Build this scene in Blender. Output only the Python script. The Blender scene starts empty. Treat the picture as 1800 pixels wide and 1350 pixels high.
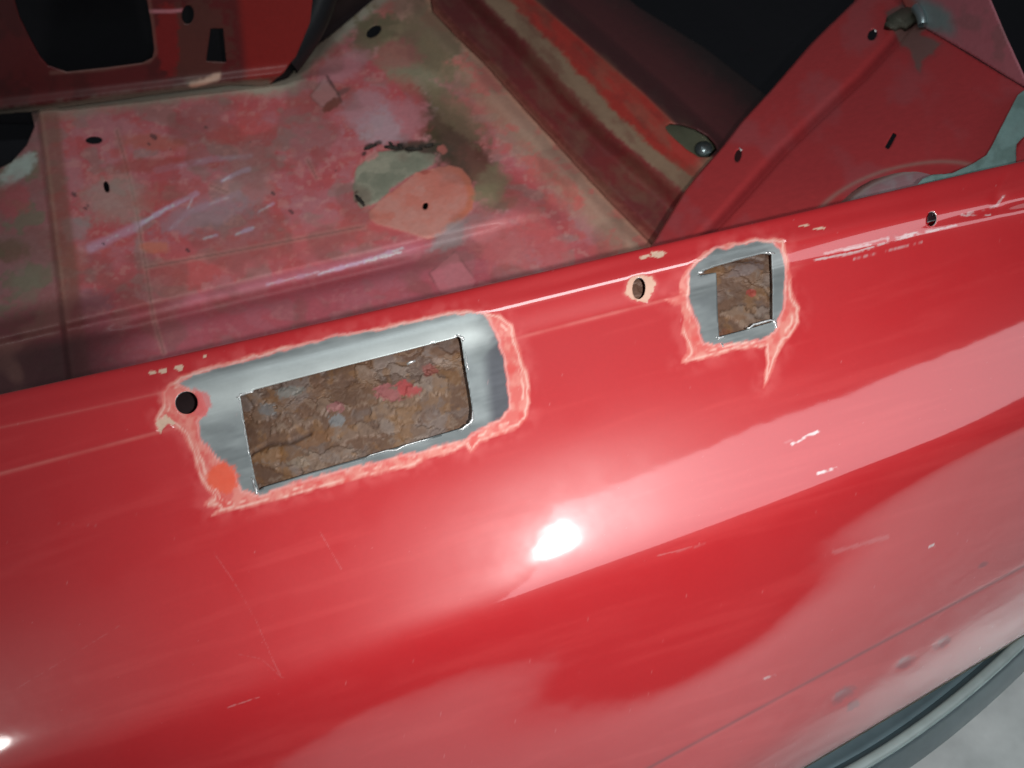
import bpy, math, random
import numpy as np
from mathutils import Vector, Matrix

SC = bpy.context.scene
COL = SC.collection
rad = math.radians

# ------------------------------------------------------------------ camera
FPX = 1413.0
CAM = np.array([0.0, 0.0, 1.35])
pit, rol = rad(52), rad(11)
Fw = np.array([0, math.cos(pit), -math.sin(pit)])
R0 = np.array([1.0, 0, 0]); U0 = np.array([0, math.sin(pit), math.cos(pit)])
Rt = math.cos(rol) * R0 - math.sin(rol) * U0
Up = math.sin(rol) * R0 + math.cos(rol) * U0
cd = bpy.data.cameras.new('camera'); co = bpy.data.objects.new('camera', cd); COL.objects.link(co)
cd.sensor_width = 36; cd.lens = 36 * FPX / 1800; cd.clip_start = 0.01; cd.clip_end = 60
cd.dof.use_dof = True; cd.dof.focus_distance = 0.62; cd.dof.aperture_fstop = 8.5
M = Matrix(((Rt[0], Up[0], -Fw[0], CAM[0]), (Rt[1], Up[1], -Fw[1], CAM[1]), (Rt[2], Up[2], -Fw[2], CAM[2]), (0, 0, 0, 1)))
co.matrix_world = M
SC.camera = co

# ------------------------------------------------------------------ world, lamps, exposure
w = bpy.data.worlds.new('World'); SC.world = w; w.use_nodes = True
bg = w.node_tree.nodes['Background']; bg.inputs[0].default_value = (0.50, 0.56, 0.62, 1); bg.inputs[1].default_value = 0.055

def lamp(name, kind, loc, energy, color=(1, 1, 1), target=None, **kw):
    d = bpy.data.lights.new(name, kind); o = bpy.data.objects.new(name, d); COL.objects.link(o)
    d.energy = energy; d.color = color
    o.location = Vector([float(c) for c in loc])
    if target is not None:
        o.rotation_euler = (Vector([float(c) for c in target]) - o.location).to_track_quat('-Z', 'Y').to_euler()
    for k, v in kw.items(): setattr(d, k, v)
    return o
# phone flash beside the lens
FL = CAM + Rt * 0.050 + Up * 0.002
lamp('flash', 'SPOT', FL, 14.5, (1.0, 0.985, 0.97), target=FL + Fw + 0.04 * Rt - 0.06 * Up, spot_size=rad(96), spot_blend=1.0, shadow_soft_size=0.005)
# workshop ceiling: one tube across the car, one wide diffuser behind the photographer's right shoulder
lamp('tube_lamp', 'AREA', (-0.12, 1.02, 2.9), 7.5, (0.93, 0.98, 1.0), target=(-0.12, 0.6, 0.8), shape='RECTANGLE', size=1.75, size_y=0.36)
lamp('ceiling_lamp', 'AREA', (1.32, -1.38, 2.63), 13, (0.97, 0.94, 1.0), target=(1.32, -1.37, 0.0), shape='RECTANGLE', size=2.4, size_y=1.8)
# small work lamp away to the left
lamp('work_lamp', 'POINT', (-1.60, -.56, 2.22), 18, (1.0, 0.98, 0.95), shadow_soft_size=0.14)
# daylight falling on the workshop floor by the open door, behind the photographer
lamp('door_light', 'SPOT', (2.5, -5.0, 4.5), 700, (0.88, 0.97, 1.0), target=(2.5, -5.0, 0), spot_size=rad(104), spot_blend=0.25, shadow_soft_size=0.2)
# unseen fill added low down to brighten the workshop floor past the bumper
lamp('floor_fill', 'SPOT', (0.95, -0.20, 0.42), 7, (0.92, 1.0, 1.0), target=(0.93, -0.19, 0.0), spot_size=rad(150), spot_blend=0.8, shadow_soft_size=0.05)
SC.view_settings.view_transform = 'Standard'
SC.view_settings.look = 'None'
SC.view_settings.exposure = 0.14; SC.view_settings.gamma = 1
SC.view_settings.use_curve_mapping = False
SC.render.engine = 'CYCLES'

# ------------------------------------------------------------------ geometry helpers
def rays(u, v):
    u = np.asarray(u, float)[..., None]; v = np.asarray(v, float)[..., None]
    return Fw + Rt * (u - 900) / FPX + Up * (675 - v) / FPX
def P(u, v, z):
    d = rays(u, v); t = (np.asarray(z, float) - CAM[2]) / d[..., 2]
    return CAM + d * t[..., None]
def Pl(u, v, p0, n):
    d = rays(u, v); t = np.dot(p0 - CAM, n) / (d @ n)
    return CAM + d * t[..., None]
def plane3(a, b, c):
    a, b, c = [P(*q) for q in (a, b, c)]
    n = np.cross(b - a, c - a); return a, n / np.linalg.norm(n)
def proj(p):
    d = p - CAM; z = d @ Fw
    return 900 + FPX * (d @ Rt) / z, 675 - FPX * (d @ Up) / z

def hsh(i, j, s):
    n = (i * 374761393 + j * 668265263 + s * 974634777) & 0xffffffff
    n = ((n ^ (n >> 13)) * 1274126177) & 0xffffffff
    return ((n ^ (n >> 16)) & 0xffff) / 65535.0
def vn(x, y, s=0):
    x = np.asarray(x, float); y = np.asarray(y, float)
    i = np.floor(x).astype(np.int64); j = np.floor(y).astype(np.int64)
    fx = x - i; fy = y - j; fx = fx * fx * (3 - 2 * fx); fy = fy * fy * (3 - 2 * fy)
    a = hsh(i, j, s); b = hsh(i + 1, j, s); c = hsh(i, j + 1, s); d = hsh(i + 1, j + 1, s)
    return (a * (1 - fx) + b * fx) * (1 - fy) + (c * (1 - fx) + d * fx) * fy
def fbm(x, y, s=0, o=4):
    r = 0; a = 0.5; t = 0
    for k in range(o):
        r = r + a * vn(x * 2 ** k + 17.3 * k, y * 2 ** k + 9.1 * k, s + k); t += a; a *= 0.55
    return r / t
def voro(x, y, s=0):
    """jittered cells: distance to centre, centre x, centre y, random per cell, edge distance"""
    i = np.floor(x).astype(np.int64); j = np.floor(y).astype(np.int64); f1 = np.full(x.shape, 9.); f2 = f1.copy(); cx = x.copy(); cy = y.copy(); rr = np.zeros(x.shape)
    for a in (-1, 0, 1):
        for b in (-1, 0, 1):
            px = i + a + hsh(i + a, j + b, s); py = j + b + hsh(i + a, j + b, s + 1); d = (px - x) ** 2 + (py - y) ** 2
            m = d < f1; f2 = np.where(m, f1, np.minimum(f2, d)); f1 = np.where(m, d, f1); cx = np.where(m, px, cx); cy = np.where(m, py, cy); rr = np.where(m, hsh(i + a, j + b, s + 2), rr)
    return np.sqrt(f1), cx, cy, rr, np.sqrt(f2) - np.sqrt(f1)
def ss(a, b, x):
    t = np.clip((x - a) / (b - a), 0, 1); return t * t * (3 - 2 * t)
def near(poly, u, v):
    """nearest point on closed polygon, signed distance (negative inside)"""
    poly = np.array(poly, float); best = np.full(u.shape, 1e9); bu = np.zeros(u.shape); bv = np.zeros(u.shape); ins = np.zeros(u.shape, bool)
    n = len(poly)
    for k in range(n):
        x0, y0 = poly[k]; x1, y1 = poly[(k + 1) % n]
        dx, dy = x1 - x0, y1 - y0; L = dx * dx + dy * dy + 1e-12
        t = np.clip(((u - x0) * dx + (v - y0) * dy) / L, 0, 1)
        px = x0 + t * dx; py = y0 + t * dy; d = (u - px) ** 2 + (v - py) ** 2
        m = d < best; best = np.where(m, d, best); bu = np.where(m, px, bu); bv = np.where(m, py, bv)
        if abs(dy) > 1e-9:
            c = ((y0 > v) != (y1 > v)) & (u < dx * (v - y0) / dy + x0); ins ^= c
    d = np.sqrt(best); return np.where(ins, -d, d), bu, bv
def sd(poly, u, v, margin=60):
    p = np.array(poly, float); out = np.full(u.shape, float(margin))
    m = (u > p[:, 0].min() - margin) & (u < p[:, 0].max() + margin) & (v > p[:, 1].min() - margin) & (v < p[:, 1].max() + margin)
    if m.any(): out[m] = np.minimum(near(poly, u[m], v[m])[0], margin)
    return out
def dline(pts, u, v, margin=60):
    p = np.array(pts, float); out = np.full(u.shape, float(margin))
    m = (u > p[:, 0].min() - margin) & (u < p[:, 0].max() + margin) & (v > p[:, 1].min() - margin) & (v < p[:, 1].max() + margin)
    if not m.any(): return out
    uu, vv = u[m], v[m]; best = np.full(uu.shape, margin ** 2.)
    for k in range(len(p) - 1):
        dx, dy = p[k + 1] - p[k]; t = np.clip(((uu - p[k][0]) * dx + (vv - p[k][1]) * dy) / (dx * dx + dy * dy), 0, 1)
        best = np.minimum(best, (uu - p[k][0] - t * dx) ** 2 + (vv - p[k][1] - t * dy) ** 2)
    out[m] = np.sqrt(best); return out
def ell(cx, cy, rx, ry, a=0, n=28):
    a = rad(a); r = []
    for k in range(n):
        t = 2 * math.pi * k / n; x = rx * math.cos(t); y = ry * math.sin(t)
        r.append((cx + x * math.cos(a) - y * math.sin(a), cy + x * math.sin(a) + y * math.cos(a)))
    return r
def blob(cx, cy, rx, ry, a=0):
    """distance-like field of a soft ellipse: 0 centre, 1 rim"""
    a = rad(a); ca, sa = math.cos(a), math.sin(a)
    return lambda u, v: np.sqrt((((u - cx) * ca + (v - cy) * sa) / rx) ** 2 + ((-(u - cx) * sa + (v - cy) * ca) / ry) ** 2)
def S(r, g, b, k=1.0):
    f = lambda c: (c / 255 / 12.92 if c < 10 else ((c / 255 + 0.055) / 1.055) ** 2.4) * k
    return np.minimum(np.array([f(r), f(g), f(b)]), 0.9)
def mix(c, m, q):
    m = np.clip(m, 0, 1)[..., None]; return c * (1 - m) + np.asarray(q) * m

def build(name, U, V, Pt, outer=None, holes=(), paint=None, mats=(), thick=0.0014, parent=None, snap=None, disp=True):
    U = U.copy(); V = V.copy(); Pt = Pt.copy(); nr, nc = U.shape
    # tangent vectors
    dPr, dPc = np.gradient(Pt, axis=0), np.gradient(Pt, axis=1)
    dVr, dVc = np.gradient(V, axis=0), np.gradient(V, axis=1); dUc = np.gradient(U, axis=1)
    Pv = dPr / dVr[..., None]; Pu = (dPc - Pv * dVc[..., None]) / dUc[..., None]
    fc_u = (U[:-1, :-1] + U[1:, 1:]) / 2; fc_v = (V[:-1, :-1] + V[1:, 1:] + V[1:, :-1] + V[:-1, 1:]) / 4
    keep = np.ones(fc_u.shape, bool); st = snap or 3.0
    polys = []
    if outer is not None: keep &= near(outer, fc_u, fc_v)[0] < 0; polys.append(outer)
    for h in holes:
        keep &= sd(h, fc_u, fc_v, 12) > 0; polys.append(h)
    if polys:
        kp = np.zeros((nr + 1, nc + 1), int); kp[1:-1, 1:-1] = keep
        cnt = kp[:-1, :-1] + kp[1:, :-1] + kp[:-1, 1:] + kp[1:, 1:]
        full = np.full((nr, nc), 4); full[0, :] = full[-1, :] = 2; full[:, 0] = full[:, -1] = 2; full[0, 0] = full[-1, -1] = full[0, -1] = full[-1, 0] = 1
        bd = (cnt > 0) & (cnt < full)
        for pl in polys:
            ub, vb = U[bd], V[bd]; d, bu, bv = near(pl, ub, vb)
            m = np.abs(d) < st
            du = np.where(m, bu - ub, 0); dv = np.where(m, bv - vb, 0)
            Pt[bd] += Pu[bd] * du[:, None] + Pv[bd] * dv[:, None]
            U[bd] = ub + du; V[bd] = vb + dv
    N = np.cross(dPc, dPr); N /= np.linalg.norm(N, axis=2, keepdims=True) + 1e-12
    flip = np.median(np.sum(N * (CAM - Pt), axis=2)) < 0
    if flip: N = -N
    col, prop, h = paint(U, V)
    if disp and h is not None: Pt = Pt + N * h[..., None]
    idx = np.arange(nr * nc).reshape(nr, nc)
    q = np.stack([idx[:-1, :-1], idx[:-1, 1:], idx[1:, 1:], idx[1:, :-1]], -1)[keep]
    if flip: q = q[:, ::-1]
    used = np.unique(q); rm = np.full(nr * nc, -1); rm[used] = np.arange(len(used)); q = rm[q]
    me = bpy.data.meshes.new(name); me.vertices.add(len(used)); me.vertices.foreach_set('co', Pt.reshape(-1, 3)[used].astype(np.float32).ravel())
    me.loops.add(q.size); me.loops.foreach_set('vertex_index', q.ravel().astype(np.int32))
    me.polygons.add(len(q)); me.polygons.foreach_set('loop_start', (np.arange(len(q)) * 4).astype(np.int32)); me.polygons.foreach_set('loop_total', np.full(len(q), 4, np.int32))
    me.update(calc_edges=True); me.validate()
    me.polygons.foreach_set('use_smooth', np.ones(len(me.polygons), bool))
    for nm, arr in (('col', col), ('prop', prop)):
        a = me.color_attributes.new(nm, 'FLOAT_COLOR', 'POINT')
        full4 = np.ones((len(used), 4), np.float32); full4[:, :3] = arr.reshape(-1, 3)[used]; a.data.foreach_set('color', full4.ravel())
    for m in mats: me.materials.append(m)
    o = bpy.data.objects.new(name, me); COL.objects.link(o)
    if thick:
        s = o.modifiers.new('sheet', 'SOLIDIFY'); s.thickness = thick; s.offset = -1; s.use_even_offset = False
        if len(mats) > 1: s.material_offset_rim = 1
    if parent is not None: child(o, parent)
    return o
def child(o, parent):
    o.parent = parent; o.location = o.location - parent_world(parent)
def parent_world(p):
    l = Vector(p.location)
    while p.parent: p = p.parent; l += Vector(p.location)
    return l
def grid(u0, u1, v0, v1, step):
    a = np.arange(u0, u1 + step, step, dtype=float); b = np.arange(v0, v1 + step, step, dtype=float)
    return np.meshgrid(a, b)

# ------------------------------------------------------------------ materials
def nmat(name): 
    m = bpy.data.materials.new(name); m.use_nodes = True; nt = m.node_tree; return m, nt, nt.nodes['Principled BSDF']
def worn_mat(name, coat=True, bump=0.15, scale=250, grain=0.12, spec=0.5, ior=1.5, cr=(.25, .4)):
    m, nt, b = nmat(name); N = nt.nodes.new; L = nt.links.new
    a = N('ShaderNodeAttribute'); a.attribute_name = 'col'; p = N('ShaderNodeAttribute'); p.attribute_name = 'prop'
    sx = N('ShaderNodeSeparateColor'); L(p.outputs['Color'], sx.inputs[0])
    tc = N('ShaderNodeTexCoord'); no = N('ShaderNodeTexNoise'); no.inputs['Scale'].default_value = scale; no.inputs['Detail'].default_value = 4; L(tc.outputs['Object'], no.inputs['Vector'])
    mr = N('ShaderNodeMapRange'); L(no.outputs['Fac'], mr.inputs[0]); mr.inputs[3].default_value = 1 - grain; mr.inputs[4].default_value = 1 + grain
    mx = N('ShaderNodeVectorMath'); mx.operation = 'SCALE'; L(a.outputs['Color'], mx.inputs[0]); L(mr.outputs[0], mx.inputs['Scale'])
    L(mx.outputs[0], b.inputs['Base Color']); L(sx.outputs[0], b.inputs['Metallic']); L(sx.outputs[1], b.inputs['Roughness'])
    if coat:
        n5 = N('ShaderNodeTexNoise'); n5.inputs['Scale'].default_value = 14; n5.inputs['Detail'].default_value = 6; L(tc.outputs['Object'], n5.inputs['Vector']); m5 = N('ShaderNodeMapRange'); L(n5.outputs['Fac'], m5.inputs[0]); m5.inputs[1].default_value = .35; m5.inputs[2].default_value = .7; m5.inputs[3].default_value = cr[0]; m5.inputs[4].default_value = cr[1]; L(m5.outputs[0], b.inputs['Coat Roughness'])
        L(sx.outputs[2], b.inputs['Coat Weight']); b.inputs['Coat Roughness'].default_value = 0.062; b.inputs['Coat IOR'].default_value = ior
    b.inputs['Specular IOR Level'].default_value = spec
    bu = N('ShaderNodeBump'); bu.inputs['Strength'].default_value = bump; bu.inputs['Distance'].default_value = 0.0006; L(no.outputs['Fac'], bu.inputs['Height']); L(bu.outputs[0], b.inputs['Normal'])
    return m
M_PAINT = worn_mat('red_body_paint', True, 0.02, 300, 0.05, 0.8, 2.25, (.058, .068))
M_INNER = worn_mat('worn_inner_paint', True, 0.25, 130, 0.12)
M_RUST = worn_mat('rusty_steel', False, 0.4, 220, 0.18)
def simple(name, c, rough=0.5, metal=0.0, bump=0.2, scale=80, var=0.2):
    m, nt, b = nmat(name); N = nt.nodes.new; L = nt.links.new
    tc = N('ShaderNodeTexCoord'); no = N('ShaderNodeTexNoise'); no.inputs['Scale'].default_value = scale; no.inputs['Detail'].default_value = 5; L(tc.outputs['Object'], no.inputs['Vector'])
    cr = N('ShaderNodeMix'); cr.data_type = 'RGBA'; L(no.outputs['Fac'], cr.inputs[0])
    cr.inputs[6].default_value = tuple(x * (1 - var) for x in c) + (1,); cr.inputs[7].default_value = tuple(min(1, x * (1 + var)) for x in c) + (1,)
    L(cr.outputs[2], b.inputs['Base Color']); b.inputs['Roughness'].default_value = rough; b.inputs['Metallic'].default_value = metal
    bu = N('ShaderNodeBump'); bu.inputs['Strength'].default_value = bump; bu.inputs['Distance'].default_value = 0.001; L(no.outputs['Fac'], bu.inputs['Height']); L(bu.outputs[0], b.inputs['Normal'])
    return m
M_STEEL = simple('cut_bright_steel', (0.80, 0.82, 0.82), 0.42, 0.8, 0.4, 300)
M_BUMP = simple('dark_bumper_metal', (0.095, 0.135, 0.150), 0.42, 0.2, 0.1, 60)
M_TRIM = simple('satin_trim_metal', (0.46, 0.57, 0.56), 0.45, 0.3, 0.1, 60)
M_CHROME = simple('dull_chrome', (0.40, 0.50, 0.52), 0.30, 0.8, 0.08, 60)
M_BLACK = simple('black_gap_shade', (0.012, 0.012, 0.016), 0.6, 0, 0.5, 60)  # near-black for the sheets that stand in for darkness
M_RUBBER = simple('black_rubber', (0.02, 0.022, 0.025), 0.45, 0, 0.2, 60)
M_WIRE = simple('grey_cable_sheath', (0.25, 0.2, 0.17), 0.5, 0, 0.1, 60)
M_TEAL = simple('pale_green_masking_paper', (0.30, 0.44, 0.42), 0.75, 0, 0.5, 40)

# ------------------------------------------------------------------ the thing
body = bpy.data.objects.new('car_body', None); COL.objects.link(body); body.location = (0.1, 0.6, 0.0)
body['label'] = 'red stripped car body shell with two rectangular openings cut in its outer panel'
body['category'] = 'car body'

# ------------------------------------------------------------------ outer panel
def curve(pts, deg=3):
    p = np.array(pts, float); c = np.polyfit((p[:, 0] - 900) / 900, p[:, 1], deg); return lambda u: np.polyval(c, (u - 900) / 900)
g0 = curve([(0, 699), (150, 660), (300, 621), (600, 564), (900, 498), (1100, 446), (1250, 410), (1400, 370), (1650, 318), (1800, 286)])
g1 = curve([(0, 752), (150, 722), (300, 685), (600, 615), (900, 543), (1130, 487), (1230, 460), (1380, 427), (1600, 380), (1800, 343)])
g2 = curve([(0, 832), (280, 765), (600, 675), (920, 588), (1150, 535), (1450, 460), (1680, 400), (1800, 372)])
g3 = curve([(0, 1375), (100, 1340), (300, 1267), (500, 1200), (900, 1062), (1150, 973), (1350, 888), (1600, 793), (1800, 730)])
g5 = curve([(700, 1745), (1000, 1578), (1200, 1465), (1412, 1342), (1550, 1260), (1687, 1177), (1800, 1108)], 2)
gs1 = curve([(1150, 1345), (1425, 1195), (1800, 995)], 1)
uu = np.arange(-160, 1962, 2.0)
Z0, Z1, Z2, Z3, Z5 = 0.890, 0.889, 0.878, 0.806, 0.548
tl = 0.035 * (uu - 900) / 900 * 0.42                  # the car stands a little higher at the right
A = P(uu, g0(uu), Z0 + tl); B = P(uu, g1(uu), Z1 + tl); C2 = P(uu, g2(uu), Z2 + tl); D = P(uu, g3(uu), Z3 + tl); zl = tl - 0.075 * ss(1400, 600, uu); G = P(uu, g5(uu), Z5 + zl); G4 = P(uu, g5(uu) - 42, Z5 + zl + 0.072)
nD = np.cross(np.gradient(D, axis=0), C2 - D); nD /= np.linalg.norm(nD, axis=1, keepdims=True); nD *= np.sign(nD[:, 2:3])
nE = np.cross(np.gradient(D, axis=0), D - G4); nE /= np.linalg.norm(nE, axis=1, keepdims=True); nE *= np.sign(nE[:, 2:3])
back = np.array([0, 1.0, 0])
ctl = []
ctl.append(A + back * 0.008 + np.array([0, 0, -0.16])); ctl.append(A + back * 0.006 + np.array([0, 0, -0.05]))
ctl.append(A + back * 0.004 + np.array([0, 0, -0.006])); ctl.append(A)
ctl.append(A * 0.5 + B * 0.5 + np.array([0, 0, 0.0012])); ctl.append(B)
ctl.append(B * 0.3 + C2 * 0.7); ctl.append(C2)
ctl.append(C2 * 0.82 + D * 0.18 + nD * 0.0030)
ctl.append(C2 * 0.5 + D * 0.5 + nD * 0.0070)
ctl.append(C2 * 0.2 + D * 0.8 + nD * 0.0045)
ctl.append(C2 * 0.035 + D * 0.965 + nD * 0.0013)
ctl.append(D * 0.97 + G4 * 0.03 + nE * 0.0010)
ctl.append(D * 0.75 + G4 * 0.25 + nE * 0.0032)
ctl.append(D * 0.45 + G4 * 0.55 + nE * 0.0050)
ctl.append(G4 * 0.8 + D * 0.2 + nE * 0.0035)
ctl.append(G4); ctl.append(G)
ctl.append(G + back * 0.012 + np.array([0, 0, -0.006])); ctl.append(G + back * 0.05)
ctl = np.array(ctl)                                   # K x nc x 3
K = len(ctl); mid = int(np.searchsorted(uu, 1100))
ch = np.r_[0, np.cumsum(np.linalg.norm(np.diff(ctl[:, mid], axis=0), axis=1) ** 0.75)]
def cspline(t, y, x):
    n = len(t); h = np.diff(t); Am = np.zeros((n, n)); r = np.zeros((n,) + y.shape[1:]); Am[0, 0] = Am[-1, -1] = 1
    for i in range(1, n - 1):
        Am[i, i - 1] = h[i - 1]; Am[i, i] = 2 * (h[i - 1] + h[i]); Am[i, i + 1] = h[i]
        r[i] = 3 * ((y[i + 1] - y[i]) / h[i] - (y[i] - y[i - 1]) / h[i - 1])
    c = np.linalg.solve(Am, r.reshape(n, -1)).reshape(r.shape)
    k = np.clip(np.searchsorted(t, x) - 1, 0, n - 2); dx = (x - t[k]).reshape((-1,) + (1,) * (y.ndim - 1)); hh = h[k].reshape(dx.shape)
    b = (y[k + 1] - y[k]) / hh - hh * (2 * c[k] + c[k + 1]) / 3
    return y[k] + b * dx + c[k] * dx ** 2 + (c[k + 1] - c[k]) / (3 * hh) * dx ** 3
# rows spaced about two photo pixels in the main zone
ts = []
nper = [6, 8, 5, 12, 12, 14, 14, 14, 36, 84, 84, 40, 26, 34, 60, 60, 24, 22, 6, 6]
for k in range(K - 1): ts += list(np.linspace(ch[k], ch[k + 1], nper[k], endpoint=False))
ts.append(ch[-1]); ts = np.array(ts)
PP = cspline(ch, ctl, ts)                              # rows x cols x 3
UU, VV = proj(PP); 

HOLE1 = [(422, 696), (448, 685), (500, 671), (600, 645), (692, 622), (760, 604), (800, 594), (807, 590), (811, 600), (816, 636), (824, 680), (830, 720), (829, 741), (816, 751), (740, 774), (640, 804), (540, 833), (464, 856), (455, 862), (448, 840), (437, 785), (428, 735)]
METAL1 = [(316, 674), (340, 660), (372, 652), (424, 638), (496, 618), (560, 602), (600, 592), (692, 576), (760, 560), (800, 553), (848, 553), (860, 566), (872, 592), (882, 624), (889, 660), (894, 700), (894, 718), (870, 740), (840, 757), (816, 772), (720, 797), (600, 825), (520, 846), (458, 869), (424, 862), (416, 836), (396, 814), (376, 796), (352, 768), (349, 744), (366, 722), (352, 690), (330, 682)]
HALO1 = [(285, 688), (316, 662), (372, 644), (424, 630), (496, 610), (560, 596), (640, 580), (760, 553), (820, 545), (880, 553), (900, 570), (916, 620), (930, 660), (934, 708), (926, 738), (905, 756), (880, 764), (844, 780), (836, 792), (826, 797), (818, 786), (720, 820), (600, 850), (500, 876), (432, 893), (372, 906), (384, 894), (356, 888), (372, 874), (352, 850), (338, 800), (322, 762), (300, 745), (278, 757), (273, 738), (285, 715)]
HOLE2 = [(1227, 480), (1258, 468), (1300, 456), (1338, 446), (1356, 446), (1358, 500), (1358, 566), (1310, 580), (1264, 592), (1262, 560), (1260, 500), (1259, 479), (1232, 484)]
METAL2 = [(1215, 478), (1228, 462), (1242, 449), (1262, 440), (1282, 436), (1327, 426), (1358, 425), (1371, 440), (1378, 467), (1380, 500), (1378, 524), (1371, 555), (1360, 582), (1338, 597), (1300, 602), (1260, 605), (1238, 602), (1232, 585), (1229, 567), (1220, 548), (1213, 529), (1211, 500)]
HALO2 = [(1198, 484), (1220, 460), (1240, 442), (1282, 428), (1327, 419), (1378, 421), (1386, 450), (1389, 480), (1393, 518), (1405, 542), (1402, 569), (1390, 590), (1378, 602), (1367, 624), (1356, 655), (1342, 682), (1346, 640), (1345, 610), (1282, 620), (1225, 634), (1193, 641), (1210, 620), (1204, 600), (1196, 585), (1200, 560), (1195, 540), (1180, 534), (1168, 527), (1192, 519), (1194, 507)]
HA = ell(1123, 507, 11.5, 19, 4); HB = ell(1637, 385, 9, 13, 8); HL = ell(328, 708, 20, 20)
CHIPA = [(1102, 500), (1110, 487), (1125, 483), (1147, 487), (1153, 500), (1146, 515), (1138, 533), (1120, 529), (1110, 526), (1098, 516)]

RED = S(204, 25, 33, 0.97)
def paint_panel(U, V):
    n1 = fbm(U / 60, V / 60, 1); n2 = fbm(U / 9, V / 9, 2, 3); n3 = fbm(U / 4, V / 4, 3, 2)
    wob = (n2 - 0.5) * 5 + (n3 - 0.5) * 1.5 + (fbm(U / 20, V / 20, 4, 2) - .5) * 12
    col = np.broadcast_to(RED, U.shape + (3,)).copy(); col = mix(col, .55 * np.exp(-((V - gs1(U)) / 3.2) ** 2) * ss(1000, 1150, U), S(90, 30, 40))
    # faded, polished-through streaks that run with the panel
    along = V + 0.27 * U
    st = fbm(U / 260, (V + 0.3 * U) / 26, 7, 4)
    col = mix(col, 0.16 * ss(0.5, 0.8, st), S(235, 80, 80))
    metal = np.zeros(U.shape); rough = np.full(U.shape, 0.46) + 0.10 * (n1 - 0.5); coat = np.full(U.shape, 1.0); h = np.zeros(U.shape)
    h += 0.00022 * (fbm(U / 170, (V + .3 * U) / 90, 21, 2) - 0.5) + 0.00003 * (fbm(U / 26, V / 22, 22, 2) - .5)
    # step line and swage groove in the lower skin
    dg = V - gs1(U); h -= 0.00018 * np.exp(-(dg / 5) ** 2) * ss(900, 1100, U)
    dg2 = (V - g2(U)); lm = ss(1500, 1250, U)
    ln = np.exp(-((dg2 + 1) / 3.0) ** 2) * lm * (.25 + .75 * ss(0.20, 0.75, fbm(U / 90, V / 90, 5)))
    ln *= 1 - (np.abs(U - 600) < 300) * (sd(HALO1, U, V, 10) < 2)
    col = mix(col, 0.42 * ln, S(240, 140, 130)); h += 0.0003 * ln  # highlight on the step line painted pale
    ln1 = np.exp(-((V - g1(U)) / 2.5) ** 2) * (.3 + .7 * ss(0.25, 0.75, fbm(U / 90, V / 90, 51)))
    col = mix(col, 0.22 * ln1 * ss(1500, 1250, U), S(240, 150, 140))  # tube highlight along the bead painted into the colour
    # dark spots of the lower-skin reflection, painted in plum
    for (x, y, a_, b_) in ((1480, 1222, 26, 11), (1500, 1238, 14, 8), (1590, 1165, 20, 9), (1655, 1130, 18, 8), (1727, 992, 9, 5)): col = mix(col, .5 * ss(1.2, .5, blob(x, y, a_, b_, -32)(U, V) + (n2 - .5)), S(96, 40, 56))
    def halo(hp, mp, seed, col, metal, rough, coat, h, orange=None):
        dh = sd(hp, U, V, 50) + wob * 0.55; dm = sd(mp, U, V, 50) + (n3 - 0.5) * 2 + (n2 - .5) * 3 + (fbm(U / 18, V / 18, seed + 20, 2) - .5) * 7
        blur = fbm(U / 22, V / 22, seed, 3)
        feather = ss(30, 0, dh) * ss(0.30, 0.70, blur) * 0.6
        col = mix(col, feather, S(222, 84, 84))
        m = ss(2.0, -1.5, dh); tint = fbm(U / 13, V / 13, seed + 3, 3)
        prim = mix(np.broadcast_to(S(216, 98, 90), U.shape + (3,)).copy(), ss(.35, .7, tint), S(224, 134, 122)); prim = mix(prim, ss(.6, .8, fbm(U / 17, V / 17, seed + 9, 2)) * .7, S(214, 66, 60))
        col = mix(col, m, prim); rough = rough * (1 - m) + 0.55 * m; coat = coat * (1 - 0.75 * m)
        # pale feather lines where coats of paint were sanded through
        l1 = np.exp(-((dh + 5 + 5 * (blur - .5)) / 1.6) ** 2) * ss(.22, .42, fbm(U / 40, V / 40, seed + 5, 2)); col = mix(col, 0.62 * l1, S(250, 205, 190))
        l2 = np.exp(-((dm - 3.0) / 2.0) ** 2); col = mix(col, 0.45 * l2, S(235, 185, 180))
        l3 = np.exp(-((dh + 13 + 9 * (blur - .5)) / 1.8) ** 2) * ss(.5, .62, fbm(U / 24, V / 24, seed + 6, 2)) * m; col = mix(col, 0.75 * l3, S(250, 200, 185))
        k = ss(1.4, -1.4, dm)
        sm = fbm((U + .3 * V) / 60, V / 26, seed + 8, 3); mc = mix(np.broadcast_to(S(130, 137, 138), U.shape + (3,)).copy(), ss(.2, .9, sm) * .6, S(176, 184, 184)); 
        mc = mix(mc, ss(836, 862, U - .1 * (V - 600)) * ss(940, 900, U) * ss(.25, .5, fbm((U + V) / 30, (V - U) / 90, 44, 2)), S(96, 98, 104)); mc = mix(mc, ss(.55, .75, fbm(U / 34, V / 34, seed + 12, 3)) * .12, S(120, 124, 132))  # right side darkened in the colour for a dark reflection
        mc = mc * (1 + .16 * (fbm((U + .25 * V) / 40, (V + .25 * U) / 2.6, seed + 70, 2) - .5) * 2)[..., None]; gb = np.exp(-((V - .5 * g1(U) - .5 * g2(U)) / 34) ** 2) * ss(880, 820, U); mc = mix(mc, gb * .8, S(222, 232, 230))  # brushed grain; lamp reflection on the top strip painted near white
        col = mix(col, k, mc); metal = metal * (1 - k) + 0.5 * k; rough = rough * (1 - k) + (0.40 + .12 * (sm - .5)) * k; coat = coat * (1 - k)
        h = h + 0.00012 * (1 - m) * 1.0 + 0.00010 * (1 - k)
        return col, metal, rough, coat, h
    col, metal, rough, coat, h = halo(HALO1, METAL1, 31, col, metal, rough, coat, h)
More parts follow.
